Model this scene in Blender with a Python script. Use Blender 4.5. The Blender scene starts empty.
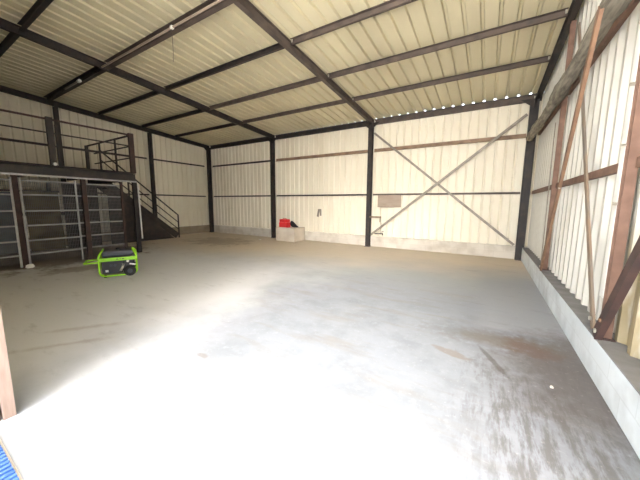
import bpy, bmesh, math, random
from mathutils import Vector, Matrix
random.seed(4)
S = bpy.context.scene
COL = S.collection
V = Vector

# ------------------------------------------------------------------ measures of the shed (metres)
XL, XA, XB, XR = -13.22, -8.53, -3.83, 0.94     # left wall, two inner frames, right curb face
YB, YF = 9.93, 0.30                              # back wall, front line
ZE, SL = 4.495, 0.0655                           # eave underside, roof slope
Z1, Z2, ZC = 3.57, 1.96, 0.39                    # girts, block curb
XRS = 1.08                                       # right wall sheet
def roof_z(y): return ZE + SL*(YB - y)

# ------------------------------------------------------------------ materials
def mat(name, col, rough=0.6, metal=0.0, col2=None, scale=6.0, lo=0.4, hi=0.6, bump=0.0, detail=6.0, stretch=(1,1,1), spec=0.5):
    m = bpy.data.materials.new(name); m.use_nodes = True
    nt = m.node_tree; b = nt.nodes['Principled BSDF']
    b.inputs['Roughness'].default_value = rough; b.inputs['Metallic'].default_value = metal
    b.inputs['Specular IOR Level'].default_value = spec
    b.inputs['Base Color'].default_value = (*col, 1)
    tc = nt.nodes.new('ShaderNodeTexCoord'); mp = nt.nodes.new('ShaderNodeMapping')
    mp.inputs['Scale'].default_value = stretch
    nt.links.new(tc.outputs['Object'], mp.inputs['Vector'])
    n = nt.nodes.new('ShaderNodeTexNoise'); n.inputs['Scale'].default_value = scale; n.inputs['Detail'].default_value = detail
    nt.links.new(mp.outputs['Vector'], n.inputs['Vector'])
    r = nt.nodes.new('ShaderNodeValToRGB')
    r.color_ramp.elements[0].position = lo; r.color_ramp.elements[1].position = hi
    r.color_ramp.elements[0].color = (*col, 1)
    r.color_ramp.elements[1].color = (*(col2 or tuple(c*0.88 for c in col)), 1)
    nt.links.new(n.outputs['Fac'], r.inputs['Fac']); nt.links.new(r.outputs['Color'], b.inputs['Base Color'])
    if bump:
        bp = nt.nodes.new('ShaderNodeBump'); bp.inputs['Strength'].default_value = bump; bp.inputs['Distance'].default_value = 0.01
        nt.links.new(n.outputs['Fac'], bp.inputs['Height']); nt.links.new(bp.outputs['Normal'], b.inputs['Normal'])
    return m

M = {}
M['sheet'] = mat('cream_sheet', (0.82,0.775,0.655), 0.5, 0, (0.74,0.68,0.55), 1.2, 0.42, 0.75, stretch=(1,1,0.25))
M['roof'] = mat('roof_sheet', (0.68,0.62,0.43), 0.45, 0, (0.57,0.515,0.355), 0.9, 0.4, 0.7, stretch=(1,0.3,1))
M['steel'] = mat('dark_steel', (0.022,0.019,0.02), 0.6, 0.0, (0.048,0.033,0.028), 5, 0.45, 0.7)
M['brown_steel'] = mat('brown_steel', (0.11,0.082,0.068), 0.6, 0.0, (0.058,0.046,0.042), 4, 0.4, 0.7)
M['tan_steel'] = mat('tan_steel', (0.30,0.20,0.13), 0.65, 0.0, (0.17,0.11,0.075), 4, 0.4, 0.7)
M['rust'] = mat('rusted_steel', (0.215,0.125,0.092), 0.75, 0.0, (0.15,0.085,0.062), 7, 0.35, 0.65, bump=0.3)
M['rust_light'] = mat('orange_rusted_steel', (0.25,0.145,0.088), 0.75, 0.0, (0.17,0.095,0.06), 7, 0.35, 0.65, bump=0.3)
M['rust_dark'] = mat('dark_rusted_steel', (0.075,0.04,0.034), 0.7, 0.0, (0.045,0.028,0.026), 7, 0.35, 0.65)
M['grey_steel'] = mat('grey_steel', (0.30,0.27,0.23), 0.55, 0.2, (0.2,0.17,0.14), 6, 0.4, 0.7)
M['tan_grey'] = mat('tan_grey_steel', (0.25,0.175,0.12), 0.6, 0.1, (0.21,0.19,0.17), 1.2, 0.4, 0.6)
M['conduit'] = mat('conduit_plastic', (0.42,0.33,0.27), 0.5)
M['galv'] = mat('galvanised_steel', (0.46,0.46,0.47), 0.45, 0.3, (0.36,0.36,0.38), 9, 0.4, 0.7)
M['wire'] = mat('galvanised_wire', (0.16,0.16,0.17), 0.5, 0.3)
M['sunlit_white'] = mat('sunlit_edge_white', (0.86,0.85,0.82), 0.5, 0)
M['wood'] = mat('weathered_wood', (0.30,0.27,0.215), 0.9, 0, (0.12,0.105,0.085), 5, 0.35, 0.65, bump=0.8, stretch=(6,0.7,6))
M['board'] = mat('plywood', (0.36,0.29,0.235), 0.8, 0, (0.30,0.235,0.185), 3, 0.4, 0.7, stretch=(1,1,5))
M['shelfwood'] = mat('shelf_wood', (0.33,0.24,0.15), 0.8, 0)
M['doorwood'] = mat('door_wood', (0.225,0.165,0.135), 0.8, 0, (0.16,0.11,0.085), 4, 0.35, 0.65, stretch=(8,8,0.8))
M['doorwood2'] = mat('brown_door_wood', (0.09,0.05,0.035), 0.8, 0, (0.065,0.038,0.028), 4, 0.35, 0.65, stretch=(8,8,0.8))
M['green'] = mat('green_paint', (0.33,0.72,0.025), 0.4, 0, (0.28,0.64,0.02), 4)
M['black'] = mat('black_plastic', (0.018,0.018,0.022), 0.5, 0)
M['navy'] = mat('dark_tank_paint', (0.035,0.04,0.06), 0.4, 0)
M['rubber'] = mat('black_rubber', (0.012,0.012,0.012), 0.8, 0)
M['chrome'] = mat('bright_metal', (0.65,0.62,0.55), 0.35, 0.8)
M['red'] = mat('red_plastic', (0.72,0.035,0.04), 0.45, 0, (0.62,0.03,0.035), 4)
M['white'] = mat('white_plastic', (0.82,0.82,0.8), 0.5, 0)
M['blue'] = mat('blue_paint', (0.03,0.085,0.26), 0.5, 0, (0.045,0.11,0.30), 5)
M['olive'] = mat('olive_board', (0.17,0.14,0.085), 0.8, 0, (0.13,0.105,0.065), 3)
M['haze_blue'] = mat('blue_haze_panel', (0.13,0.16,0.20), 0.7, 0, (0.10,0.125,0.16), 3)
M['stone'] = mat('pale_stone', (0.72,0.69,0.64), 0.85, 0, (0.6,0.56,0.5), 9, bump=0.4)
M['plinth'] = mat('plinth_concrete', (0.60,0.54,0.46), 0.85, 0, (0.50,0.44,0.37), 3, 0.35, 0.7, bump=0.3)
M['cement'] = mat('cement_capping', (0.25,0.25,0.265), 0.9, 0, (0.18,0.18,0.19), 5, 0.35, 0.65, bump=0.4)
M['ground'] = mat('yard_concrete', (0.62,0.60,0.57), 0.9, 0, (0.55,0.53,0.5), 2)

def block_mat(name, rotz, base, dark):
    """whitewashed concrete blocks: brick pattern laid along the wall, stains over it"""
    m = bpy.data.materials.new(name); m.use_nodes = True
    nt = m.node_tree; N = nt.nodes; Lk = nt.links; b = N['Principled BSDF']; b.inputs['Roughness'].default_value = 0.9
    tc = N.new('ShaderNodeTexCoord'); sp = N.new('ShaderNodeSeparateXYZ'); Lk.new(tc.outputs['Object'], sp.inputs[0])
    cb = N.new('ShaderNodeCombineXYZ')
    Lk.new(sp.outputs['Y' if rotz else 'X'], cb.inputs['X']); Lk.new(sp.outputs['Z'], cb.inputs['Y'])
    br = N.new('ShaderNodeTexBrick'); Lk.new(cb.outputs[0], br.inputs['Vector'])
    br.inputs['Scale'].default_value = 1.0; br.inputs['Brick Width'].default_value = 0.5; br.inputs['Row Height'].default_value = 0.195
    br.inputs['Mortar Size'].default_value = 0.008; br.inputs['Mortar Smooth'].default_value = 0.3
    br.inputs['Color1'].default_value = (*base,1); br.inputs['Color2'].default_value = (*[c*0.93 for c in base],1)
    br.inputs['Mortar'].default_value = (*[c*0.88 for c in base],1)
    n = N.new('ShaderNodeTexNoise'); n.inputs['Scale'].default_value = 2.5; n.inputs['Detail'].default_value = 8
    Lk.new(tc.outputs['Object'], n.inputs['Vector'])
    r = N.new('ShaderNodeValToRGB'); r.color_ramp.elements[0].position = 0.45; r.color_ramp.elements[1].position = 0.72
    Lk.new(n.outputs['Fac'], r.inputs['Fac'])
    mx = N.new('ShaderNodeMixRGB'); mx.inputs['Color2'].default_value = (*dark,1)
    ml = N.new('ShaderNodeMath'); ml.operation = 'MULTIPLY'; ml.inputs[1].default_value = 0.7
    Lk.new(r.outputs['Color'], ml.inputs[0]); Lk.new(ml.outputs[0], mx.inputs['Fac'])
    Lk.new(br.outputs['Color'], mx.inputs['Color1']); Lk.new(mx.outputs['Color'], b.inputs['Base Color'])
    bp = N.new('ShaderNodeBump'); bp.inputs['Strength'].default_value = 0.2; bp.inputs['Distance'].default_value = 0.006
    Lk.new(br.outputs['Fac'], bp.inputs['Height']); bp.invert = True; Lk.new(bp.outputs['Normal'], b.inputs['Normal'])
    return m
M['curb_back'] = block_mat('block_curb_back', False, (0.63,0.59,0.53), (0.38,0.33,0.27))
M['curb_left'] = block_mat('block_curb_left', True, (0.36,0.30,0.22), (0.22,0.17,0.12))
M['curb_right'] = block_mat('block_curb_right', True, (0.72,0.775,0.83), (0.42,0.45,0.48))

def floor_mat():
    m = bpy.data.materials.new('concrete_floor'); m.use_nodes = True
    nt = m.node_tree; N = nt.nodes; Lk = nt.links; b = N['Principled BSDF']; b.inputs['Roughness'].default_value = 0.75
    b.inputs['Specular IOR Level'].default_value = 0.3
    tc = N.new('ShaderNodeTexCoord'); P = tc.outputs['Object']
    def noise(scale, detail=6, stretch=(1,1,1), rough=0.55, rot=0):
        mp = N.new('ShaderNodeMapping'); mp.inputs['Scale'].default_value = stretch; mp.inputs['Rotation'].default_value = (0,0,rot); Lk.new(P, mp.inputs['Vector'])
        n = N.new('ShaderNodeTexNoise'); n.inputs['Scale'].default_value = scale; n.inputs['Detail'].default_value = detail; n.inputs['Roughness'].default_value = rough
        Lk.new(mp.outputs[0], n.inputs['Vector']); return n.outputs['Fac']
    def math_(op, a, bb, clamp=False):
        x = N.new('ShaderNodeMath'); x.operation = op; x.use_clamp = clamp
        for i, v in enumerate((a, bb)):
            if isinstance(v, (int, float)): x.inputs[i].default_value = v
            else: Lk.new(v, x.inputs[i])
        return x.outputs[0]
    def ramp(f, lo, hi):
        x = N.new('ShaderNodeMapRange'); x.interpolation_type = 'SMOOTHSTEP'
        x.inputs['From Min'].default_value = lo; x.inputs['From Max'].default_value = hi; Lk.new(f, x.inputs['Value']); return x.outputs[0]
    def mix(c1, c2, f):
        x = N.new('ShaderNodeMixRGB')
        if isinstance(c1, tuple): x.inputs[1].default_value = (*c1,1)
        else: Lk.new(c1, x.inputs[1])
        if isinstance(c2, tuple): x.inputs[2].default_value = (*c2,1)
        else: Lk.new(c2, x.inputs[2])
        Lk.new(f, x.inputs[0]); return x.outputs[0]
    sp = N.new('ShaderNodeSeparateXYZ'); Lk.new(P, sp.inputs[0]); X, Y = sp.outputs['X'], sp.outputs['Y']
    def blob(cx, cy, rx, ry, wob=0.5, rot=0.0, edge=(0.5,1.15)):
        """soft-edged stain, its rim broken up by noise; 1 inside"""
        mp = N.new('ShaderNodeMapping'); mp.vector_type = 'TEXTURE'
        mp.inputs['Location'].default_value = (cx,cy,0); mp.inputs['Rotation'].default_value = (0,0,rot); mp.inputs['Scale'].default_value = (rx,ry,1)
        Lk.new(P, mp.inputs['Vector'])
        ln = N.new('ShaderNodeVectorMath'); ln.operation = 'LENGTH'; Lk.new(mp.outputs[0], ln.inputs[0])
        d = math_('ADD', ln.outputs['Value'], math_('ADD', math_('MULTIPLY', math_('SUBTRACT', n_mid, 0.5), wob*4.0), math_('MULTIPLY', math_('SUBTRACT', n_fine, 0.5), wob*2.2)))
        return math_('SUBTRACT', 1.0, ramp(d, *edge))
    n_big = noise(0.55, 5); n_mid = noise(1.8, 8, rough=0.62); n_fine = noise(9, 8, rough=0.65); n_speck = noise(32, 3)
    n_smear = noise(2.2, 8, (0.35,1.6,1), 0.62, 0.35)
    c = mix((0.243,0.262,0.298), (0.20,0.214,0.238), ramp(n_mid, 0.4, 0.68))
    c = mix(c, (0.275,0.297,0.335), math_('MULTIPLY', ramp(n_fine, 0.52, 0.72), 0.6))
    c = mix(c, (0.215,0.205,0.195), math_('MULTIPLY', ramp(n_smear, 0.50, 0.70), 0.6))
    # earth trodden in at the back; left and rear floor lightened for missing light
    left = ramp(math_('ADD', math_('MULTIPLY', X, -1.0), math_('MULTIPLY', math_('SUBTRACT', n_big, 0.5), 3.0)), 2.3, 4.6)
    c = mix(c, (0.60,0.60,0.61), math_('MULTIPLY', left, 0.9))
    back = ramp(math_('ADD', math_('ADD', Y, math_('MULTIPLY', X, -0.25)), math_('MULTIPLY', math_('SUBTRACT', n_big, 0.5), 2.5)), 6.2, 9.2)
    rear_lift = ramp(math_('ADD', Y, math_('MULTIPLY', math_('SUBTRACT', n_mid, 0.5), 2.0)), 4.2, 6.6)
    c = mix(c, (0.37,0.385,0.40), math_('MULTIPLY', rear_lift, 0.8))  # paler tone standing in for light on the rear floor
    c = mix(c, (0.66,0.565,0.445), math_('MULTIPLY', back, 0.85))
    # smoother repaired patch by the right curb
    patch = math_('MULTIPLY', ramp(X, -0.15, 0.2), math_('MULTIPLY', ramp(Y, 4.05, 4.15), math_('SUBTRACT', 1.0, ramp(Y, 6.5, 7.6))))
    c = mix(c, (0.315,0.33,0.365), math_('MULTIPLY', patch, 0.75))
    # dark spill beside the right curb with a rusty core and streaks running to the front
    c = mix(c, (0.125,0.112,0.11), math_('MULTIPLY', blob(0.78, 3.25, 0.62, 0.95, 0.45, 0, (0.35,1.3)), 0.85))
    c = mix(c, (0.16,0.14,0.128), math_('MULTIPLY', blob(0.15, 3.75, 0.75, 0.25, 0.6, 0.1, (0.2,1.3)), 0.8))
    streak = math_('MULTIPLY', blob(0.5, 2.3, 0.62, 1.3, 0.5, 0.0, (0.3,1.2)), ramp(noise(6, 6, (2.6,0.5,1), 0.7), 0.42, 0.6))
    c = mix(c, (0.115,0.108,0.108), math_('MULTIPLY', streak, 0.8))
    c = mix(c, (0.15,0.10,0.085), math_('MULTIPLY', blob(0.47, 3.72, 0.24, 0.24, 0.7, 0, (0.2,1.3)), 0.7))
    c = mix(c, (0.075,0.06,0.055), math_('MULTIPLY', blob(0.16, 3.2, 0.035, 0.36, 0.25, 0.45), 0.6))
    c = mix(c, (0.20,0.16,0.13), math_('MULTIPLY', blob(-0.25, 3.15, 0.2, 0.06, 0.6, -0.3), 0.6))
    # reddish scrape marks by the front post, small oil spots
    c = mix(c, (0.22,0.155,0.135), math_('MULTIPLY', blob(-4.0, 0.97, 0.42, 0.055, 0.75, 0.95, (0.1,1.4)), 0.4))
    c = mix(c, (0.24,0.175,0.15), math_('MULTIPLY', blob(-4.35, 1.25, 0.5, 0.06, 0.8, 0.9, (0.1,1.4)), 0.35))
    c = mix(c, (0.17,0.145,0.13), math_('MULTIPLY', blob(-2.47, 1.68, 0.10, 0.05, 0.6), 0.6))
    c = mix(c, (0.15,0.14,0.13), math_('MULTIPLY', blob(-1.62, 1.24, 0.03, 0.02, 0.4), 0.8))
    c = mix(c, (0.16,0.12,0.095), math_('MULTIPLY', blob(-8.35, 2.5, 0.45, 0.75, 0.5), 0.6))
    c = mix(c, (0.15,0.12,0.095), math_('MULTIPLY', blob(-10.9, 2.6, 2.3, 2.9, 0.35, 0.0, (0.6,1.05)), 0.85))  # dirt before the pen; floor inside painted darker for shade
    c = mix(c, (0.24,0.18,0.13), math_('MULTIPLY', blob(-9.6, 7.6, 1.6, 1.2, 0.6), 0.5))
    c = mix(c, (0.18,0.15,0.12), math_('MULTIPLY', ramp(n_speck, 0.68, 0.76), 0.25))
    # wear over everything: fine mottling, scuffs, hairline cracks
    n_grit = noise(24, 8, (1,1,1), 0.7); n_scuff = noise(3.2, 8, (0.5,1.8,1), 0.68, -0.5)
    c = mix(c, (0.16,0.145,0.14), math_('MULTIPLY', ramp(n_scuff, 0.55, 0.72), 0.28))
    c = mix(c, (0.62,0.61,0.60), math_('MULTIPLY', ramp(n_grit, 0.56, 0.74), 0.22))
    c = mix(c, (0.13,0.115,0.105), math_('MULTIPLY', ramp(noise(14, 8, (1,1,1), 0.72), 0.60, 0.74), 0.35))
    Lk.new(c, b.inputs['Base Color'])
    bp = N.new('ShaderNodeBump'); bp.inputs['Strength'].default_value = 0.25; bp.inputs['Distance'].default_value = 0.01
    Lk.new(n_fine, bp.inputs['Height']); Lk.new(bp.outputs['Normal'], b.inputs['Normal'])
    return m
M['floor'] = floor_mat()

def right_sheet_mat():
    """cream sheet with a yellow-brown algae stain low down at the front"""
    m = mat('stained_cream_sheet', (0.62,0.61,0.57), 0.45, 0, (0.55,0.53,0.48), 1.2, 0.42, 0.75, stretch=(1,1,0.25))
    nt = m.node_tree; N = nt.nodes; Lk = nt.links; b = N['Principled BSDF']
    old = b.inputs['Base Color'].links[0].from_socket
    tc = N.new('ShaderNodeTexCoord'); sp = N.new('ShaderNodeSeparateXYZ'); Lk.new(tc.outputs['Object'], sp.inputs[0])
    mp = N.new('ShaderNodeMapping'); mp.inputs['Scale'].default_value = (1,9,1.2); Lk.new(tc.outputs['Object'], mp.inputs['Vector'])
    n = N.new('ShaderNodeTexNoise'); n.inputs['Scale'].default_value = 1.6; n.inputs['Detail'].default_value = 8; Lk.new(mp.outputs[0], n.inputs['Vector'])
    def mr(s, a, bb):
        x = N.new('ShaderNodeMapRange'); x.interpolation_type = 'SMOOTHSTEP'; x.inputs['From Min'].default_value = min(a,bb); x.inputs['From Max'].default_value = max(a,bb)
        if a > bb: x.inputs['To Min'].default_value = 1; x.inputs['To Max'].default_value = 0
        Lk.new(s, x.inputs['Value']); return x.outputs[0]
    def mul(a, bb):
        x = N.new('ShaderNodeMath'); x.operation = 'MULTIPLY'
        Lk.new(a, x.inputs[0])
        if isinstance(bb, float): x.inputs[1].default_value = bb
        else: Lk.new(bb, x.inputs[1])
        return x.outputs[0]
    f = mul(mul(mr(sp.outputs['Y'], 3.7, 3.4), mr(sp.outputs['Z'], 2.0, 0.9)), mr(n.outputs['Fac'], 0.30, 0.52))
    mx = N.new('ShaderNodeMixRGB'); mx.inputs[2].default_value = (0.30,0.235,0.12,1); Lk.new(mul(f, 0.9), mx.inputs[0]); Lk.new(old, mx.inputs[1])
    Lk.new(mx.outputs[0], b.inputs['Base Color'])
    return m
M['sheet_right'] = right_sheet_mat()

# ------------------------------------------------------------------ mesh helpers
class MB:
    def __init__(s): s.bm = bmesh.new()
    def prism(s, poly, p0, p1, up=V((0,0,1))):
        """extrude a closed 2D outline (side, up) from p0 to p1"""
        p0, p1 = V(p0), V(p1); d = (p1-p0).normalized(); up = V(up)
        side = d.cross(up)
        if side.length < 1e-4: side = d.cross(V((0,1,0)))
        side.normalize(); u = side.cross(d).normalized()
        a = [s.bm.verts.new(p0 + side*x + u*y) for x, y in poly]; b = [s.bm.verts.new(p1 + side*x + u*y) for x, y in poly]
        n = len(poly)
        for i in range(n): s.bm.faces.new((a[i], a[(i+1)%n], b[(i+1)%n], b[i]))
        s.bm.faces.new(a[::-1]); s.bm.faces.new(b); return s
    def bar(s, p0, p1, w, h, up=V((0,0,1))):
        return s.prism([(-w/2,-h/2),(w/2,-h/2),(w/2,h/2),(-w/2,h/2)], p0, p1, up)
    def ibeam(s, p0, p1, w, h, up=V((0,0,1)), tf=0.012, tw=0.008):
        a, b = w/2, h/2; t = tw/2; c = b-tf
        return s.prism([(-a,-b),(a,-b),(a,-c),(t,-c),(t,c),(a,c),(a,b),(-a,b),(-a,c),(-t,c),(-t,-c),(-a,-c)], p0, p1, up)
    def angle(s, p0, p1, w, h, t=0.008, up=V((0,0,1))):
        return s.prism([(-w/2,-h/2),(w/2,-h/2),(w/2,-h/2+t),(-w/2+t,-h/2+t),(-w/2+t,h/2),(-w/2,h/2)], p0, p1, up)
    def channel(s, p0, p1, w, h, t=0.006, up=V((0,0,1))):
        a, b = w/2, h/2
        return s.prism([(-a,-b),(a,-b),(a,-b+t),(-a+t,-b+t),(-a+t,b-t),(a,b-t),(a,b),(-a,b)], p0, p1, up)
    def box(s, lo, hi):
        x0,y0,z0 = lo; x1,y1,z1 = hi
        return s.bar(((x0+x1)/2, y0, (z0+z1)/2), ((x0+x1)/2, y1, (z0+z1)/2), x1-x0, z1-z0)
    def tube(s, pts, r, n=8, closed=False):
        pts = [V(p) for p in pts]; rings = []; N = len(pts); prev = None
        for i, p in enumerate(pts):
            if closed: d = (pts[(i+1)%N]-pts[i-1]).normalized()
            else: d = (pts[min(i+1,N-1)]-pts[max(i-1,0)]).normalized()
            if prev is None:
                q = V((0,0,1)) if abs(d.z) < 0.9 else V((1,0,0))
                a = d.cross(q).normalized()
            else: a = (prev - d*prev.dot(d)).normalized()
            prev = a; b = d.cross(a)
            rr = r[i] if isinstance(r, (list,tuple)) else r
            rings.append([s.bm.verts.new(p + a*rr*math.cos(2*math.pi*k/n) + b*rr*math.sin(2*math.pi*k/n)) for k in range(n)])
        for i in range(N if closed else N-1):
            A, B = rings[i], rings[(i+1)%N]
            for k in range(n): s.bm.faces.new((A[k], A[(k+1)%n], B[(k+1)%n], B[k]))
        if not closed: s.bm.faces.new(rings[0][::-1]); s.bm.faces.new(rings[-1])
        return s
    def build(s, name, m, parent=None, smooth=False, bevel=0.0, kind=None):
        bmesh.ops.recalc_face_normals(s.bm, faces=s.bm.faces)
        me = bpy.data.meshes.new(name); s.bm.to_mesh(me); s.bm.free(); me.materials.append(m)
        if smooth:
            for p in me.polygons: p.use_smooth = True
        o = bpy.data.objects.new(name, me); COL.objects.link(o)
        if parent:
            o.parent = parent
            o.matrix_parent_inverse = root_inv(parent)
        if bevel:
            bv = o.modifiers.new('bevel', 'BEVEL'); bv.width = bevel; bv.segments = 2; bv.limit_method = 'ANGLE'
        if kind: o['kind'] = kind
        return o
WORLD = {}
def root_inv(o): return WORLD.get(o.name, Matrix()).inverted()
def tag(o, label, cat, group=None):
    o['label'] = label; o['category'] = cat
    if group: o['group'] = group
    return o
def thing(name, label, cat, loc=(0,0,0), group=None):
    o = bpy.data.objects.new(name, None); COL.objects.link(o); o.location = loc; o.empty_display_size = 0.2
    WORLD[o.name] = Matrix.Translation(loc)
    return tag(o, label, cat, group)

def corrugated(name, m, origin, du, dv, nrm, length, v0, v1, period=0.333, top=0.045, foot=0.10, height=0.035, kind='structure'):
    """profiled sheet: wide pans with narrow ribs standing out along nrm; v0/v1 give its edges at each u"""
    bm = bmesh.new(); origin, du, dv, nrm = V(origin), V(du), V(dv), V(nrm)
    prof = [0.0]; hh = [0.0]; u = 0.0; us = []
    while u < length:
        c = u + period/2
        us += [(u,0), (c-foot/2,0), (c-top/2,height), (c+top/2,height), (c+foot/2,0)]
        u += period
    us.append((u,0)); us = [(min(a,length),h) for a,h in us]
    prev = None
    for a, h in us:
        p = origin + du*a + nrm*h
        A = bm.verts.new(p + dv*v0(a)); B = bm.verts.new(p + dv*v1(a))
        if prev: bm.faces.new((prev[0], A, B, prev[1]))
        prev = (A, B)
    bmesh.ops.remove_doubles(bm, verts=bm.verts, dist=1e-5)
    me = bpy.data.meshes.new(name); bm.to_mesh(me); bm.free(); me.materials.append(m)
    o = bpy.data.objects.new(name, me); COL.objects.link(o); o['kind'] = kind
    sd = o.modifiers.new('gauge', 'SOLIDIFY'); sd.thickness = 0.0012; sd.offset = 0
    return o

# ------------------------------------------------------------------ the setting
XLS, YBS = XL-0.08, YB+0.09          # left and back sheet planes
YROOF0, YROOF1 = -3.0, YB+0.13  # front overhang added out of view to hold high sky light off the floor
bm = MB(); bm.box((XLS-0.25, YF, -0.15), (XRS+0.25, YB+0.3, 0.0)); bm.build('floor', M['floor'], kind='structure')
bm = MB(); bm.box((-45, -45, -0.16), (45, YF, -0.004)); bm.build('ground', M['ground'], kind='structure')
OFF = 0.20                            # roof sheet pan above the members' underside line
corrugated('ceiling', M['roof'], (XLS-0.15, 0, 0), (1,0,0), V((0,-1,SL)).normalized(), (0,0,1), XRS+0.3-XLS,
           lambda a: 0, lambda a: 1, 0.282, 0.04, 0.075, 0.052)
ce = bpy.data.objects['ceiling']
nrm = V((0,SL,1)).normalized()
for v in ce.data.vertices:            # lay the sheet on the slope
    front = v.co.y < -0.5             # far end of the unit-length strip is the front edge
    x, h = v.co.x, v.co.z - (0 if not front else SL/math.sqrt(1+SL*SL))
    y = YROOF0 if front else YROOF1
    v.co = V((x, y, roof_z(y)+OFF)) + nrm*h
corrugated('wall_back', M['sheet'], (XLS, YBS, 0), (1,0,0), (0,0,1), (0,1,0), XRS-XLS, lambda a: 0.35, lambda a: roof_z(YBS)+OFF-0.004, 0.25, 0.03, 0.075, 0.035)
corrugated('wall_left', M['sheet'], (XLS, YF, 0), (0,1,0), (0,0,1), (-1,0,0), YBS-YF, lambda a: 0.35, lambda a: roof_z(YF+a)+OFF-0.004, 0.25, 0.03, 0.075, 0.035)
corrugated('wall_right', M['sheet_right'], (XRS+0.05, YF, 0), (0,1,0), (0,0,1), (-1,0,0), YBS-YF, lambda a: 0.35, lambda a: roof_z(YF+a)+OFF-0.004, 0.27, 0.06, 0.13, 0.05)
corrugated('wall_front', M['sheet'], (XLS, YF, 0), (1,0,0), (0,0,1), (0,-1,0), -3.06-XLS, lambda a: 0.02, lambda a: roof_z(YF)+OFF-0.004, 0.333, 0.03, 0.075, 0.03)
b = MB(); b.box((XL-0.02, YB, 0), (XR+0.30, YB+0.22, ZC)); b.build('baseboard_back', M['curb_back'], kind='structure', bevel=0.008)
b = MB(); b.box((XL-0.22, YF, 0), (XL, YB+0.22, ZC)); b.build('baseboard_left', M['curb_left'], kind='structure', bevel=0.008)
b = MB(); b.box((XR-0.004, YF, ZC-0.014), (XR+0.30, YB-0.136, ZC)); b.build('trim_1', M['cement'], kind='structure', bevel=0.004)
b = MB(); b.box((XR, YF, 0), (XR+0.30, YB-0.135, ZC-0.014)); b.build('baseboard_right', M['curb_right'], kind='structure', bevel=0.012)

# ------------------------------------------------------------------ steel frame: posts
def post(label, x, y, z0, z1, m, w=0.13, d=0.20, along='y', plate=True, group=None):
    t = thing('steel_post', label, 'post', (x,y,z0), group)
    up = (0,1,0) if along == 'y' else (1,0,0)
    MB().ibeam((x,y,z0+0.01), (x,y,z1), w, d, up).build('post_shaft', m, t)
    MB().box((x-0.10,y-0.13,z0), (x+0.10,y+0.13 if y+0.13 < YB-0.001 or y > 11 else YB-0.001,z0+0.012)).build('base_plate', m, t)
    return t
PY = YB-0.105
def gusset(t, x, y, zt, dirs, m, size=0.32):
    for dx, dy in dirs:
        b = MB(); n = V((-dy,dx,0))*0.006
        p = [V((x,y,zt)), V((x+dx*size,y+dy*size,zt+(-SL*dy*size))), V((x,y,zt-size*0.8))]
        A = [b.bm.verts.new(q+n) for q in p]; B = [b.bm.verts.new(q-n) for q in p]
        b.bm.faces.new(A); b.bm.faces.new(B[::-1])
        for i in range(3): b.bm.faces.new((A[i],B[i],B[(i+1)%3],A[(i+1)%3]))
        b.build('haunch_gusset', m, t)
for x, lab, w, d, al in ((XL+0.21,'dark steel post in the far left corner of the shed',0.12,0.2,'y'),
                  (XA,'dark steel post against back wall just left of the concrete plinth',0.12,0.2,'y'),
                  (XB,'dark steel post against back wall between plinth and brown board',0.14,0.2,'y'),
                  (XR-0.05,'dark steel post in the right back corner by the block curb',0.10,0.2,'x')):
    yy = PY if al == 'y' else YB-0.06
    t = post(lab, x, yy, 0, ZE+0.0, M['steel'], w, d, al)
    ds = [(0,-1)]
    if x > XL+0.5: ds.append((-1,0))
    if x < 0: ds.append((1,0))
    gusset(t, x, yy-0.02, ZE+0.02, ds, M['steel'])
for y, lab in ((6.88,'dark steel post on left wall behind the stair handrail'), (3.77,'dark steel post on left wall rising above the mezzanine railing'), (0.75,'dark steel post on left wall at the front of the shed')):
    post(lab, XL+0.11, y, 0, roof_z(y), M['steel'], 0.10, 0.2, 'x')
for y, lab in ((6.60,'rusty post standing on right block curb, farther from the camera'), (3.42,'rusty post with sunlit flange edge on right block curb, nearer to the camera'), (0.75,'rusty post on right block curb at the shed front')):
    t = thing('rusted_post', lab, 'post', (1.012,y,ZC))
    MB().ibeam((1.012,y,ZC+0.01), (1.012,y,roof_z(y)), 0.07, 0.08, (0,1,0)).build('post_shaft', M['rust'], t)
    MB().box((0.955,y-0.07,ZC), (1.065,y+0.07,ZC+0.012)).build('base_plate', M['rust_dark'], t)
    for z in (0.46,) : MB().tube([(0.955,y-0.02,z),(0.970,y-0.02,z)], 0.016).build('bolt', M['chrome'], t)
    if 3 < y < 4:
        o = MB().box((0.975,y+0.045,0.75), (0.987,y+0.14,roof_z(y)-0.02)).build('sunlit_edge', M['sunlit_white'], t); o['label'] = 'sunlit flange edge'  # flange edge coloured white for the sun catching it
        for z in (1.62, 2.12, 2.62, 3.1):
            MB().tube([(0.945,y+0.042,z),(0.982,y+0.042,z)], 0.014).build('bolt', M['chrome'], t)

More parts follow.
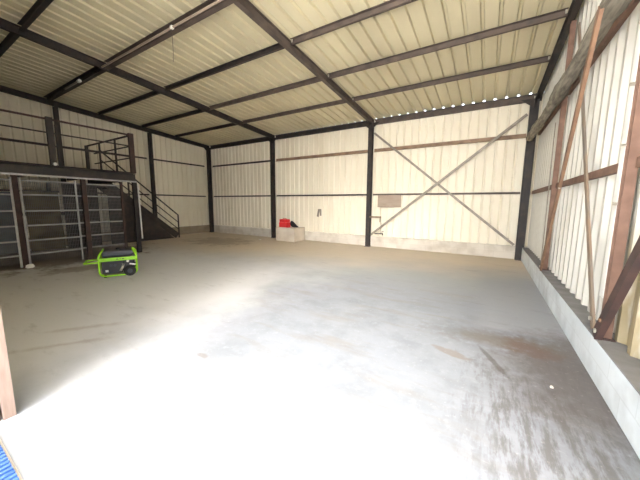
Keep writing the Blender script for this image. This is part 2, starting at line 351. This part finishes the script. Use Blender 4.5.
# ------------------------------------------------------------------ steel frame: rafters, purlins
for x, lab in ((XL+0.11,'dark rafter running along the top of the left wall'), (XA,'dark rafter rising from the post left of the plinth'),
               (XB,'brown rafter rising from the back post beside the brown board'), (XR+0.03,'dark rafter along the top of the right wall')):
    t = thing('roof_rafter', lab, 'rafter', (x,YB-0.2,ZE))
    MB().ibeam((x,YB-0.02,roof_z(YB-0.02)+0.08), (x,YROOF0+0.05,roof_z(YROOF0+0.05)+0.08), 0.10, 0.17).build('beam', M['steel'] if x < -8 or x > 0 else M['brown_steel'], t)
    pl = MB().box((x-0.07,YB-0.03,ZE-0.05), (x+0.07,YB-0.015,ZE+0.16)).build('end_plate', M['steel'], t)
xs = [XL+0.17, XA-0.055, XA+0.055, XB-0.055, XB+0.055, XR-0.03]
def purlin(y, lab, h, w, m3, off=None):
    t = thing('roof_purlin', lab, 'purlin', (XA, y, roof_z(y)))
    z = roof_z(y) + (OFF - h/2 - (0.03 if y > YB else 0.012))
    for i in range(3):
        MB().channel((xs[2*i],y,z), (xs[2*i+1],y,z), w, h, 0.008).build('purlin_length', m3[i], t)
    for x in (XR-0.07, XB+0.09):
        MB().box((x,y-w/2-0.014,z-0.03), (x+0.03,y-w/2,z+0.03)).build('cleat_bolt', M['chrome'], t)
D, Bn = M['steel'], M['brown_steel']
purlin(YB+0.035, 'dark eave beam along the top of the back wall', 0.19, 0.08, (D,D,Bn))
purlin(8.02, 'brown roof purlin, first out from the back wall', 0.11, 0.06, (D,Bn,Bn))
purlin(6.52, 'brown roof purlin, second out from the back wall', 0.12, 0.06, (D,Bn,Bn))
purlin(4.98, 'brown roof purlin, third out from the back wall', 0.12, 0.06, (D,D,Bn))
purlin(3.52, 'heavy roof purlin carrying the conduit, fourth out from the back wall', 0.17, 0.10, (D,Bn,Bn))
purlin(2.03, 'roof purlin crossing the upper left of the photo, fifth from back wall', 0.13, 0.08, (D,D,Bn))
purlin(0.45, 'front roof purlin above the open side of the shed', 0.15, 0.08, (D,D,Bn))

# ------------------------------------------------------------------ girts
def girt(lab, p0, p1, m, w=0.06, h=0.07):
    o = MB().angle(p0, p1, w, h, 0.01).build('wall_girt', m); tag(o, lab, 'girt'); return o
gy = YB+0.035
xb = [(XL+0.28,XA-0.07),(XA+0.07,XB-0.08),(XB+0.08,XR-0.16)]
place = ('in the left bay of the back wall', 'in the middle bay of the back wall', 'in the right bay of the back wall')
for i, (a, c) in enumerate(xb):
    girt(('dark upper girt ','tan-brown upper girt ','tan upper girt above the diagonal cross ')[i]+place[i], (a,gy,Z1), (c,gy,Z1), (D,M['tan_steel'],M['tan_steel'])[i], 0.07, (0.08,0.12,0.12)[i])
    girt(('dark lower girt ','dark thin lower girt ','brown lower girt behind the diagonal cross ')[i]+place[i], (a,gy,Z2), (c,gy,Z2), (D,D,M['brown_steel'])[i], 0.06, 0.06)
gx = XL-0.03
for i, (a, c) in enumerate(((6.99,YB-0.21),(3.88,6.77),(0.86,3.66))):
    pl = ('between stair and far left corner','behind the mezzanine back railing','behind the mezzanine front end')[i]
    girt('dark upper girt on left wall '+pl, (gx,a,Z1), (gx,c,Z1), D, 0.06, 0.07)
    girt('dark lower girt on left wall '+pl, (gx,a,Z2), (gx,c,Z2), D, 0.06, 0.06)
gx = 1.047
for i, (a, c) in enumerate(((6.66,9.75),(3.48,6.54),(0.82,3.36))):
    pl = ('by the back corner','between the two rusty posts','in front of the nearer rusty post')[i]
    o = girt('rusty horizontal girt on right wall '+pl, (gx,a,Z2), (gx,c,Z2), M['rust'], 0.05, 0.085)
    girt('rusty upper girt on right wall under weathered pole '+pl, (gx,a,3.545), (gx,c,3.545), M['rust'], 0.05, 0.09)

# weathered pole lashed along the right wall
rng = random.Random(7); pts = []; rs = []
n = 40
for i in range(n+1):
    y = 9.62 - (9.62-0.9)*i/n
    pts.append((0.862 + rng.uniform(-.012,.012) + 0.015*math.sin(y*1.1), y, 3.44 + rng.uniform(-.012,.012) + 0.018*math.sin(y*0.9+1)))
    rs.append(0.090 + rng.uniform(-.008,.010) + 0.012*math.sin(y*2.3))
o = MB().tube(pts, rs, 12).build('wooden_pole', M['wood'], smooth=True)
tag(o, 'long weathered grey wooden pole running high along the right wall', 'pole')

# ------------------------------------------------------------------ braces
def brace(lab, p0, p1, m, w, h, up, bolts=()):
    t = thing('diagonal_brace', lab, 'brace', p0)
    MB().angle(p0, p1, w, h, 0.008, up).build('brace_bar', m, t)
    return t
yb = YB-0.03
t = brace('flat grey diagonal brace on back wall, falling from left to right', (XB+0.10,yb,4.17), (XR-0.20,yb,0.43), M['grey_steel'], 0.07, 0.06, (0,1,0))
t = brace('flat grey diagonal brace on back wall, rising from left to right', (XB+0.10,yb-0.07,0.45), (XR-0.20,yb-0.07,4.11), M['grey_steel'], 0.07, 0.06, (0,1,0))
t = brace('rusty brace on right wall rising from the farther post base towards camera', (0.93,6.44,0.42), (0.715,3.52,3.32), M['rust_light'], 0.085, 0.03, (1,0,0))
MB().tube([(0.895,6.38,0.48),(0.908,6.38,0.48)],0.02).build('bolt', M['chrome'], t)
MB().tube([(0.805,4.96,1.84),(0.825,4.96,1.84)],0.014).build('bolt', M['chrome'], t)
t = brace('greyish brace on right wall rising from the nearer post base away from camera', (0.966,3.56,0.41), (0.966,5.86,4.30), M['tan_grey'], 0.075, 0.02, (1,0,0))
MB().tube([(0.935,3.60,0.50),(0.95,3.60,0.50)],0.022).build('bolt', M['chrome'], t)
t = brace('thick dark rusty brace on right wall leaving the photo at the right', (0.948,3.38,0.41), (0.948,1.58,3.19), M['rust_dark'], 0.09, 0.05, (1,0,0))
MB().tube([(0.912,3.34,0.47),(0.925,3.34,0.47)],0.022).build('bolt', M['chrome'], t)
MB().tube([(0.912,3.26,0.60),(0.925,3.26,0.60)],0.02).build('bolt', M['rust_light'], t)
t = brace('thin pale strap on right wall beside the back corner', (1.005,7.0,0.40), (1.005,7.15,3.2), M['grey_steel'], 0.04, 0.012, (1,0,0))

# ------------------------------------------------------------------ mezzanine over the pen
XM = -9.55; YM0, YM1 = 0.6, 4.50; ZD0, ZD1 = 2.26, 2.53
t = thing('mezzanine', 'dark steel mezzanine platform with railing over the mesh pen', 'platform', (XM,YM1,0))
b = MB(); b.box((XL+0.24,YM0,ZD1-0.03), (XM+0.02,YM1,ZD1)); b.build('deck', M['steel'], t)
b = MB(); b.channel((XM,YM0,(ZD0+ZD1)/2-0.02), (XM,YM1,(ZD0+ZD1)/2-0.02), 0.07, 0.21); b.build('edge_beam', M['steel'], t)
b = MB(); b.channel((XL+0.04,YM1-0.035,(ZD0+ZD1)/2-0.02), (XM-0.04,YM1-0.035,(ZD0+ZD1)/2-0.02), 0.07, 0.21); b.build('edge_beam', M['steel'], t)
for y in (1.25,2.55,3.85):
    MB().bar((XL+0.24,y,ZD1-0.10), (XM-0.04,y,ZD1-0.10), 0.06, 0.13).build('joist', M['steel'], t)
o = MB().bar((XM+0.045,YM0,ZD0-0.02), (XM+0.045,YM1-0.02,ZD0-0.02), 0.035, 0.045).build('edge_trim', M['galv'], t); o['label'] = 'pale galvanised trim under the platform edge'
for y in (1.86, 3.15):
    o = MB().bar((XM,y,0), (XM,y,ZD0-0.03), 0.09, 0.10, (0,1,0)).build('post', M['rust_dark'], t); o['label'] = 'rust-brown post'
o = MB().bar((XM,YM1-0.06,0), (XM,YM1-0.06,ZD0-0.02), 0.10, 0.11, (0,1,0)).build('post', M['steel'], t)
MB().bar((XM-0.02,YM1-0.42,0), (XM-0.02,YM1-0.42,ZD0-0.02), 0.05, 0.06, (0,1,0)).build('post', M['rust_dark'], t)
for x, y in ((XL+0.1,YM1-0.1),(-12.3,YM1-0.1),(XL+0.1,3.35),(XL+0.1,YM0+0.1)):
    MB().bar((x,y,0.0), (x,y,ZD0+0.02), 0.09, 0.09, (0,1,0)).build('post', M['steel'], t)
o = MB().bar((XM+0.10,YM1+0.01,0.45), (XM+0.07,YM1+0.01,ZD0-0.08), 0.03, 0.03, (0,1,0)).build('pipe', M['white'], t); o['label'] = 'white pipe on the corner post'
MB().box((-12.245,3.45,0.0), (-12.225,YM1-0.08,2.22)).build('shade_panel', M['steel'], t)  # dark sheet added so the space under the deck reads as shaded
# front railing
for z in (3.65,3.32,3.0):
    MB().bar((XM,YM0,z), (XM,YM1-0.06,z), 0.035, 0.045 if z > 3.6 else 0.03).build('railing_rail', M['rust_dark'] if z > 3.6 else M['steel'], t)
MB().bar((XM,YM1-0.06,ZD1-0.02), (XM,YM1-0.06,3.70), 0.085, 0.13, (0,1,0)).build('railing_post', M['rust_dark'], t)
MB().bar((XM,2.59,ZD1-0.02), (XM,2.59,3.70), 0.09, 0.12, (0,1,0)).build('railing_post', M['steel'], t)
MB().bar((XM-0.05,2.73,ZD1-0.02), (XM-0.05,2.73,3.55), 0.04, 0.05, (0,1,0)).build('railing_post', M['steel'], t)
MB().bar((XM,1.0,ZD1-0.02), (XM,1.0,3.70), 0.06, 0.06, (0,1,0)).build('railing_post', M['steel'], t)
o = MB().tube([(XM+0.05,2.60,2.555),(XM+0.10,2.60,2.555)], 0.04, 10).build('light_fitting', M['white'], t); o['label'] = 'white round fitting on the platform edge'
# back railing to the head of the stair
xr0, xr1 = -12.25, XM-0.05
for z, h in ((3.65,0.045),(3.33,0.03),(2.98,0.03)):
    MB().bar((xr0-0.55 if z > 3.6 else xr0,YM1-0.05,z), (xr1,YM1-0.05,z), 0.035, h).build('railing_rail', M['steel'], t)
for x in (-11.78, -10.62): MB().bar((x,YM1-0.05,ZD1-0.02), (x,YM1-0.05,3.66), 0.045, 0.045, (0,1,0)).build('railing_post', M['steel'], t)
MB().bar((-12.85,YM1-0.05,ZD1-0.02), (-12.85,YM1-0.05,3.67), 0.09, 0.09, (0,1,0)).build('railing_post', M['steel'], t)

# ------------------------------------------------------------------ stair along the left wall
t = thing('metal_stair', 'dark steel stair with handrail going up left wall to the mezzanine', 'stairs', (-12.65,7.45,0))
ys0, ys1, zs1 = 7.45, YM1+0.02, ZD1
def st(f): return ys0+(ys1-ys0)*f, zs1*f
for x in (-12.96,-12.22):
    y0,z0 = st(0.035); y1,z1 = st(0.985)
    MB().bar((x,y0,z0+0.0), (x,y1,z1-0.06), 0.05, 0.26).build('stringer', M['steel'], t)
b = MB()
q = [V((-12.235,ys0-0.25,0.0)), V((-12.235,*st(0.93))), V((-12.235,st(0.93)[0],0.0))]
q[1].z -= 0.12; n = V((0.006,0,0))
A = [b.bm.verts.new(v+n) for v in q]; B = [b.bm.verts.new(v-n) for v in q]
b.bm.faces.new(A); b.bm.faces.new(B[::-1])
for i in range(3): b.bm.faces.new((A[i],B[i],B[(i+1)%3],A[(i+1)%3]))
b.build('side_panel', M['steel'], t)
for i in range(1,13):
    y, z = st(i/13.0)
    MB().box((-12.94,y-0.13,z-0.035), (-12.25,y+0.13,z)).build('tread', M['steel'], t)
xh = -12.20
for dz, w in ((1.02,0.045),(0.68,0.03),(0.36,0.03)):
    y0,z0 = st(0.01); y1,z1 = st(0.97)
    MB().bar((xh,y0,z0+dz), (xh,y1,z1+dz), 0.035, w).build('handrail' if dz > 1 else 'mid_rail', M['steel'], t)
for f in (0.01, 0.36, 0.68):
    y, z = st(f); MB().bar((xh,y,max(z-0.05,0)), (xh,y,z+1.03), 0.045, 0.045, (0,1,0)).build('baluster', M['steel'], t)

# ------------------------------------------------------------------ galvanised pen gates
def gate(lab, y0, y1, xg):
    t = thing('pen_gate', lab, 'gate', (xg,(y0+y1)/2,0.05), 'galvanised gates of the pen')
    for y in (y0,y1): MB().tube([(xg,y,0.03),(xg,y,2.16)], 0.022, 8).build('gate_upright', M['galv'], t)
    for z in (2.10,1.765,1.38,1.025,0.66,0.32): MB().tube([(xg,y0,z),(xg,y1,z)], 0.019, 8).build('gate_rail', M['galv'], t)
    b = MB(); y = y0+0.05
    while y < y1-0.02:
        b.bar((xg-0.025,y,0.12), (xg-0.025,y,2.10), 0.006, 0.006, (0,1,0)); y += 0.034
    z = 0.16
    while z < 2.1:
        b.bar((xg-0.028,y0,z), (xg-0.028,y1,z), 0.005, 0.005); z += 0.10
    b.build('wire_mesh', M['wire'], t)
    return t
gate('galvanised mesh gate at left edge of the photo, under mezzanine', 0.66, 1.775, XM+0.08)
gate('galvanised mesh gate between the two rust-brown posts of the pen', 1.93, 2.95, XM+0.08)
gate('galvanised mesh gate behind the green generator, nearest the stair', 3.0, 4.12, XM-0.075)
o = MB().bar((-12.9,0.8,1.2), (-12.9,4.3,1.2), 0.05, 0.10).build('steel_rail', M['steel']); tag(o, 'dark horizontal rail crossing the back of the mesh pen', 'rail')
o = MB().bar((-12.55,3.05,0.0), (-12.75,3.05,1.95), 0.85, 0.03, (1,0,0)).build('leaning_or_haze_panel', M['olive'], bevel=0.004); tag(o, 'dull olive board leaning upright inside the mesh pen', 'board')
o = MB().bar((-12.5,1.95,0.0), (-12.72,1.95,1.9), 1.15, 0.03, (1,0,0)).build('leaning_or_haze_panel', M['haze_blue'], bevel=0.004); tag(o, 'blue-grey panel painting lens haze in the pen, left of the olive board', 'board')  # blue of the lens haze put into an added panel

# ------------------------------------------------------------------ generator
def rnd_rect(w, h, r, z0, n=5):
    """rounded rectangle outline in (u, z)"""
    pts = []
    for cx, cz, a0 in ((w-r, z0+h-r, 0), (r, z0+h-r, 90), (r, z0+r, 180), (w-r, z0+r, 270)):
        for k in range(n+1):
            a = math.radians(a0+90*k/n); pts.append((cx+r*math.cos(a), cz+r*math.sin(a)))
    return pts
U = V((0.27,0.58,0)).normalized(); Nn = V((0.58,-0.27,0)).normalized(); G0 = V((-6.90,2.40,0))
def g(u, n, z): return G0 + U*u - Nn*n + V((0,0,z))      # n: depth away from the viewer
t = thing('generator', 'green and black portable generator on wheels standing before the pen', 'generator', tuple(G0+U*0.32-Nn*0.25))
GW, GH, GD = 0.66, 0.56, 0.50
fr = MB()
for dn in (0.0, GD):                                     # each face: a low U of tube
    fr.tube([g(0.0,dn,0.40)]+[g(u,dn,z) for u,z in rnd_rect(GW,GH,0.10,0.03)[6+6:24]][:6]+[g(u,dn,z) for u,z in rnd_rect(GW,GH,0.10,0.03)[18:24]]+[g(GW,dn,0.40)], 0.0185, 8)
for u0, si in ((0.0,1),(GW,-1)):                         # each end: the uprights lean in and run back over the tank
    fr.tube([g(u0,0,0.38),g(u0,0,0.44),g(u0+si*0.02,0.03,0.50),g(u0+si*0.06,0.09,0.555),g(u0+si*0.065,0.16,0.57),
             g(u0+si*0.065,GD-0.16,0.57),g(u0+si*0.06,GD-0.09,0.555),g(u0+si*0.02,GD-0.03,0.50),g(u0,GD,0.44),g(u0,GD,0.38)], 0.0185, 8)
for u, z in ((0.05,0.06),(GW-0.05,0.06)): fr.tube([g(u,0,z), g(u,GD,z)], 0.016)
fr.build('frame', M['green'], t, smooth=True)
b = MB(); b.bar(g(0.0,-0.005,0.385), g(GW,-0.005,0.385), 0.02, 0.075); o = b.build('front_bar', M['green'], t, bevel=0.005)
for u0,u1 in ((0.30,0.34),(0.36,0.38),(0.40,0.44)):
    MB().bar(g(u0,-0.018,0.388), g(u1,-0.018,0.388), 0.003, 0.018).build('lettering', M['black'], o)
b = MB(); b.bar(g(0.05,0.25,0.49), g(GW-0.05,0.25,0.49), 0.42, 0.14); tk = b.build('fuel_tank', M['navy'], t, bevel=0.045)
MB().tube([g(0.33,0.25,0.56), g(0.33,0.25,0.60)], 0.04, 12).build('fuel_cap', M['black'], tk)
b = MB(); b.bar(g(0.04,0.06,0.21), g(0.40,0.06,0.21), 0.10, 0.27); pn = b.build('control_panel', M['black'], t, bevel=0.01)
MB().bar(g(0.10,0.003,0.14), g(0.15,0.003,0.14), 0.006, 0.045).build('sticker', M['white'], pn)
for u in (0.20,0.27): MB().tube([g(u,0.008,0.25), g(u,0.0,0.25)], 0.028, 12).build('socket', M['navy'], pn)
b = MB(); b.tube([g(0.06,0.28,0.24), g(0.36,0.28,0.24)], 0.14, 16); b.build('alternator', M['black'], t)
b = MB(); b.bar(g(0.38,0.24,0.23), g(0.62,0.24,0.23), 0.34, 0.26); en = b.build('engine', M['black'], t, bevel=0.03)
b = MB(); b.tube([g(0.42,0.03,0.26), g(0.40,0.0,0.20), g(0.36,0.0,0.12)], 0.022, 8); b.build('exhaust_pipe', M['chrome'], t, smooth=True)
MB().tube([g(0.50,0.03,0.32), g(0.50,-0.005,0.32)], 0.025, 10).build('air_filter_knob', M['chrome'], t)
MB().bar(g(0.53,0.0,0.26), g(0.645,0.0,0.235), 0.012, 0.03).build('cable_guard', M['chrome'], t)
for dn, nm in ((-0.045,1),(GD+0.045,2)):
    w = MB().tube([g(0.53,dn-0.03,0.115), g(0.53,dn+0.03,0.115)], 0.115, 20).build('wheel', M['rubber'], t, bevel=0.015)
    MB().tube([g(0.53,dn-0.034,0.115), g(0.53,dn+0.034,0.115)], 0.05, 14).build('wheel_hub', M['navy'], w)
for dn in (0.06, GD-0.06):
    MB().tube([g(0.0,dn,0.33), g(-0.24,dn,0.33)], 0.017).build('handle_arm', M['green'], t)
MB().tube([g(-0.24,0.06,0.33), g(-0.24,GD-0.06,0.33)], 0.02).build('handle_grip', M['green'], t)
for dn in (0.02, GD-0.02): MB().tube([g(0.09,dn,0.0), g(0.09,dn,0.05)], 0.025, 10).build('foot', M['rubber'], t)

# ------------------------------------------------------------------ plinth with the red case
o = MB().box((-7.80,9.12,0), (-6.80,YB-0.022,0.585)).build('concrete_plinth', M['plinth'], bevel=0.015); tag(o, 'low pale concrete plinth against back wall with red case on top', 'plinth')
t = thing('tool_case', 'red plastic case standing on the concrete plinth', 'case', (-7.48,9.35,0.585))
MB().box((-7.70,9.22,0.585), (-7.26,9.48,0.80)).build('case_body', M['red'], t, bevel=0.02)
MB().box((-7.69,9.23,0.803), (-7.27,9.47,0.935)).build('lid', M['red'], t, bevel=0.03)
MB().tube([(-7.57,9.35,0.93),(-7.57,9.35,0.965),(-7.39,9.35,0.965),(-7.39,9.35,0.93)], 0.012).build('handle', M['red'], t)
for x in (-7.59,-7.38): MB().box((x-0.025,9.212,0.77), (x+0.025,9.224,0.83)).build('latch', M['red'], t)
bm = bmesh.new()
bmesh.ops.create_icosphere(bm, subdivisions=4, radius=1)
rng = random.Random(3)
for v in bm.verts:
    x, y, z = v.co; s = 0.5+0.5*x
    hh = 0.17*(1-s)**1.3+0.02
    wob = 0.018*math.sin(9*x+5*y)+0.012*math.sin(17*y+3*x)
    v.co = V((-7.04+0.205*x+0.0*y, 9.46+0.14*y*(1-0.5*s), 0.586+max(0.0,(z*0.5+0.5))*hh*2*(0.5+0.5*(1-y*y)) + (abs(wob) if z > -0.3 else 0)))
b = MB(); b.bm.free(); b.bm = bm; o = b.build('black_cloth', M['black'], smooth=True); tag(o, 'black crumpled cloth heap lying on plinth beside the red case', 'cloth')

# ------------------------------------------------------------------ small things on the back wall
o = MB().box((-3.52,YB-0.03,1.50), (-2.66,YB-0.004,1.935)).build('plywood_board', M['board'], bevel=0.003); tag(o, 'brown square board hung below the girt in the right back bay', 'board')
t = thing('wall_shelf', 'short brown wooden shelf fixed to the post by the brown board', 'shelf', (-3.62,YB,1.1))
MB().box((-3.845,YB-0.09,1.10), (-3.40,YB+0.085,1.15)).build('shelf_board', M['shelfwood'], t)
MB().bar((-3.43,YB+0.04,1.10), (-3.43,YB+0.04,0.93), 0.02, 0.03, (1,0,0)).build('bracket', M['shelfwood'], t)
t = thing('water_tap', 'small dark tap on a thin pipe coming down below the shelf', 'tap', (-3.36,YB,0.5))
MB().tube([(-3.38,YB+0.03,0.92),(-3.38,YB+0.03,0.50)], 0.010).build('pipe', M['grey_steel'], t)
MB().tube([(-3.62,YB+0.03,0.50),(-3.38,YB+0.03,0.50),(-3.30,YB-0.03,0.52),(-3.27,YB-0.06,0.46)], 0.018).build('spout', M['steel'], t)
MB().bar((-3.34,YB-0.01,0.57), (-3.26,YB-0.01,0.60), 0.02, 0.02).build('tap_lever', M['steel'], t)
t = thing('wall_hook', 'small grey metal bracket hanging on back wall right of plinth', 'hook', (-6.15,YB,1.2))
MB().bar((-6.20,YB+0.06,1.06), (-6.13,YB+0.06,1.38), 0.09, 0.02, (0,1,0)).build('hanging_plate', M['grey_steel'], t)
MB().bar((-6.05,YB+0.062,1.10), (-6.06,YB+0.062,1.38), 0.07, 0.015, (0,1,0)).build('hanging_plate', M['grey_steel'], t)
MB().bar((-6.16,YB+0.06,1.37), (-6.05,YB+0.06,1.37), 0.02, 0.03).build('top_bar', M['grey_steel'], t)

# conduit and lamp under the heavy purlin
zc = roof_z(3.40)+0.03
t = thing('cable_conduit', 'thin pale conduit pipe running under the heavy roof purlin', 'conduit', (-6.5,3.42,zc))
MB().tube([(-8.5,3.43,zc),(-3.98,3.43,zc)], 0.019).build('conduit_pipe', M['conduit'], t)
MB().box((-5.49,3.40,zc-0.025), (-5.43,3.455,zc+0.025)).build('junction_box', M['white'], t)
MB().tube([(-5.46,3.42,zc-0.04),(-5.45,3.42,zc-0.4),(-5.47,3.42,zc-0.62)], 0.005).build('hanging_wire', M['brown_steel'], t)
t = thing('roof_lamp', 'small lamp with white end fixed to heavy purlin above the mezzanine', 'lamp', (-10.3,3.42,zc))
MB().tube([(-11.0,3.43,zc-0.02),(-10.0,3.43,zc-0.02)], 0.025, 10).build('lamp_body', M['grey_steel'], t)
MB().tube([(-10.0,3.43,zc-0.02),(-9.90,3.43,zc-0.02)], 0.045, 12).build('lamp_cap', M['white'], t)

# ------------------------------------------------------------------ front post, blue sheet, small litter
t = thing('door_post', 'brown wooden door post at the left edge of the shed opening', 'post', (-2.98,0.36,0))
o = MB().box((-3.06,0.352,0), (-2.93,0.418,roof_z(0.4)-0.0)).build('post_board', M['doorwood'], t); o['label'] = 'pale brown board'
o = MB().box((-3.06,0.285,0.0), (-2.95,0.342,roof_z(0.4)-0.0)).build('jamb', M['doorwood2'], t); o['label'] = 'dark brown jamb'
b = MB(); b.box((-3.3,-0.75,0.0), (-2.18,0.285,0.010)); 
x = -3.28
while x < -2.19: b.bar((x,-0.75,0.016), (x,0.285,0.016), 0.020, 0.012); x += 0.04
o = b.build('ribbed_mat', M['blue']); tag(o, 'blue ribbed mat lying on the ground in the lower left corner', 'mat')

def lump(name, lab, cat, loc, r, m, seed):
    bm = bmesh.new(); bmesh.ops.create_icosphere(bm, subdivisions=2, radius=1); rng = random.Random(seed)
    for v in bm.verts:
        k = rng.uniform(0.8,1.15); v.co = V((loc[0]+v.co.x*r[0]*k, loc[1]+v.co.y*r[1]*k, max(loc[2]+0.0, loc[2]+r[2]*0.8+v.co.z*r[2]*k)))
    b = MB(); b.bm.free(); b.bm = bm; o = b.build(name, m); tag(o, lab, cat); return o
lump('stone', 'white stone at the foot of the left rust-brown pen post', 'stone', (-9.38,1.90,0), (0.07,0.09,0.06), M['white'], 1)
lump('paper_scrap', 'pale scrap lying on floor before the left back bay', 'scrap', (-8.48,8.86,0), (0.07,0.05,0.02), M['white'], 2)
lump('stone', 'small dark pebble on the bright concrete in the middle of the floor', 'stone', (-1.62,1.24,0), (0.012,0.012,0.008), M['plinth'], 5)
lump('stone', 'small grey pebble on dark floor stain by right curb', 'stone', (0.60,2.98,0), (0.014,0.018,0.010), M['stone'], 6)

# ------------------------------------------------------------------ light
w = bpy.data.worlds.new('sky'); S.world = w; w.use_nodes = True
bg = w.node_tree.nodes['Background']
sky = w.node_tree.nodes.new('ShaderNodeTexSky')
try:
    sky.sky_type = 'NISHITA'; sky.sun_disc = False
    sky.sun_elevation = math.radians(35); sky.sun_rotation = math.radians(160); sky.air_density = 1.0; sky.dust_density = 3.0
except Exception: pass
hs = w.node_tree.nodes.new('ShaderNodeHueSaturation'); hs.inputs['Saturation'].default_value = 0.35
w.node_tree.links.new(sky.outputs['Color'], hs.inputs['Color'])
HAZE = 0.2
hz = w.node_tree.nodes.new('ShaderNodeMixRGB'); hz.inputs[0].default_value = HAZE; hz.inputs[2].default_value = (3.0,3.2,3.5,1)
w.node_tree.links.new(hs.outputs['Color'], hz.inputs[1]); w.node_tree.links.new(hz.outputs['Color'], bg.inputs['Color']); bg.inputs['Strength'].default_value = 0.30
sd = bpy.data.lights.new('sun', 'SUN'); sd.energy = 9.0; sd.angle = math.radians(11); sd.color = (1.0,0.96,0.90)
so = bpy.data.objects.new('sun', sd); COL.objects.link(so)
dirv = V((-0.06, 0.13, -1.0)).normalized()          # travels down, a little into the shed and to the left
so.rotation_euler = dirv.to_track_quat('-Z','Y').to_euler(); so.location = (2,-5,12)

# ------------------------------------------------------------------ camera (solved from the photograph's vanishing points)
f, pitch, yaw, roll = 273.68, 0.1312, 0.5463, 0.0074
fw = V((-math.sin(yaw)*math.cos(pitch), math.cos(yaw)*math.cos(pitch), -math.sin(pitch)))
r = V((math.cos(yaw), math.sin(yaw), 0)); u = r.cross(fw)
r2 = r*math.cos(roll)+u*math.sin(roll); u2 = -r*math.sin(roll)+u*math.cos(roll)
cd = bpy.data.cameras.new('camera'); cd.sensor_width = 36; cd.lens = 36*f/640; cd.clip_start = 0.05; cd.clip_end = 300
co = bpy.data.objects.new('camera', cd); COL.objects.link(co)
mm = Matrix((r2,u2,-fw)).transposed().to_4x4(); mm.translation = V((0,0,1.6)); co.matrix_world = mm
S.camera = co

vs = S.view_settings
vs.view_transform = 'Standard'; vs.look = 'None'; vs.gamma = 1.0; vs.use_curve_mapping = False
vs.exposure = 2.62
S.cycles.max_bounces = 12; S.cycles.diffuse_bounces = 8; S.cycles.use_denoising = True
S.cycles.sample_clamp_indirect = 10
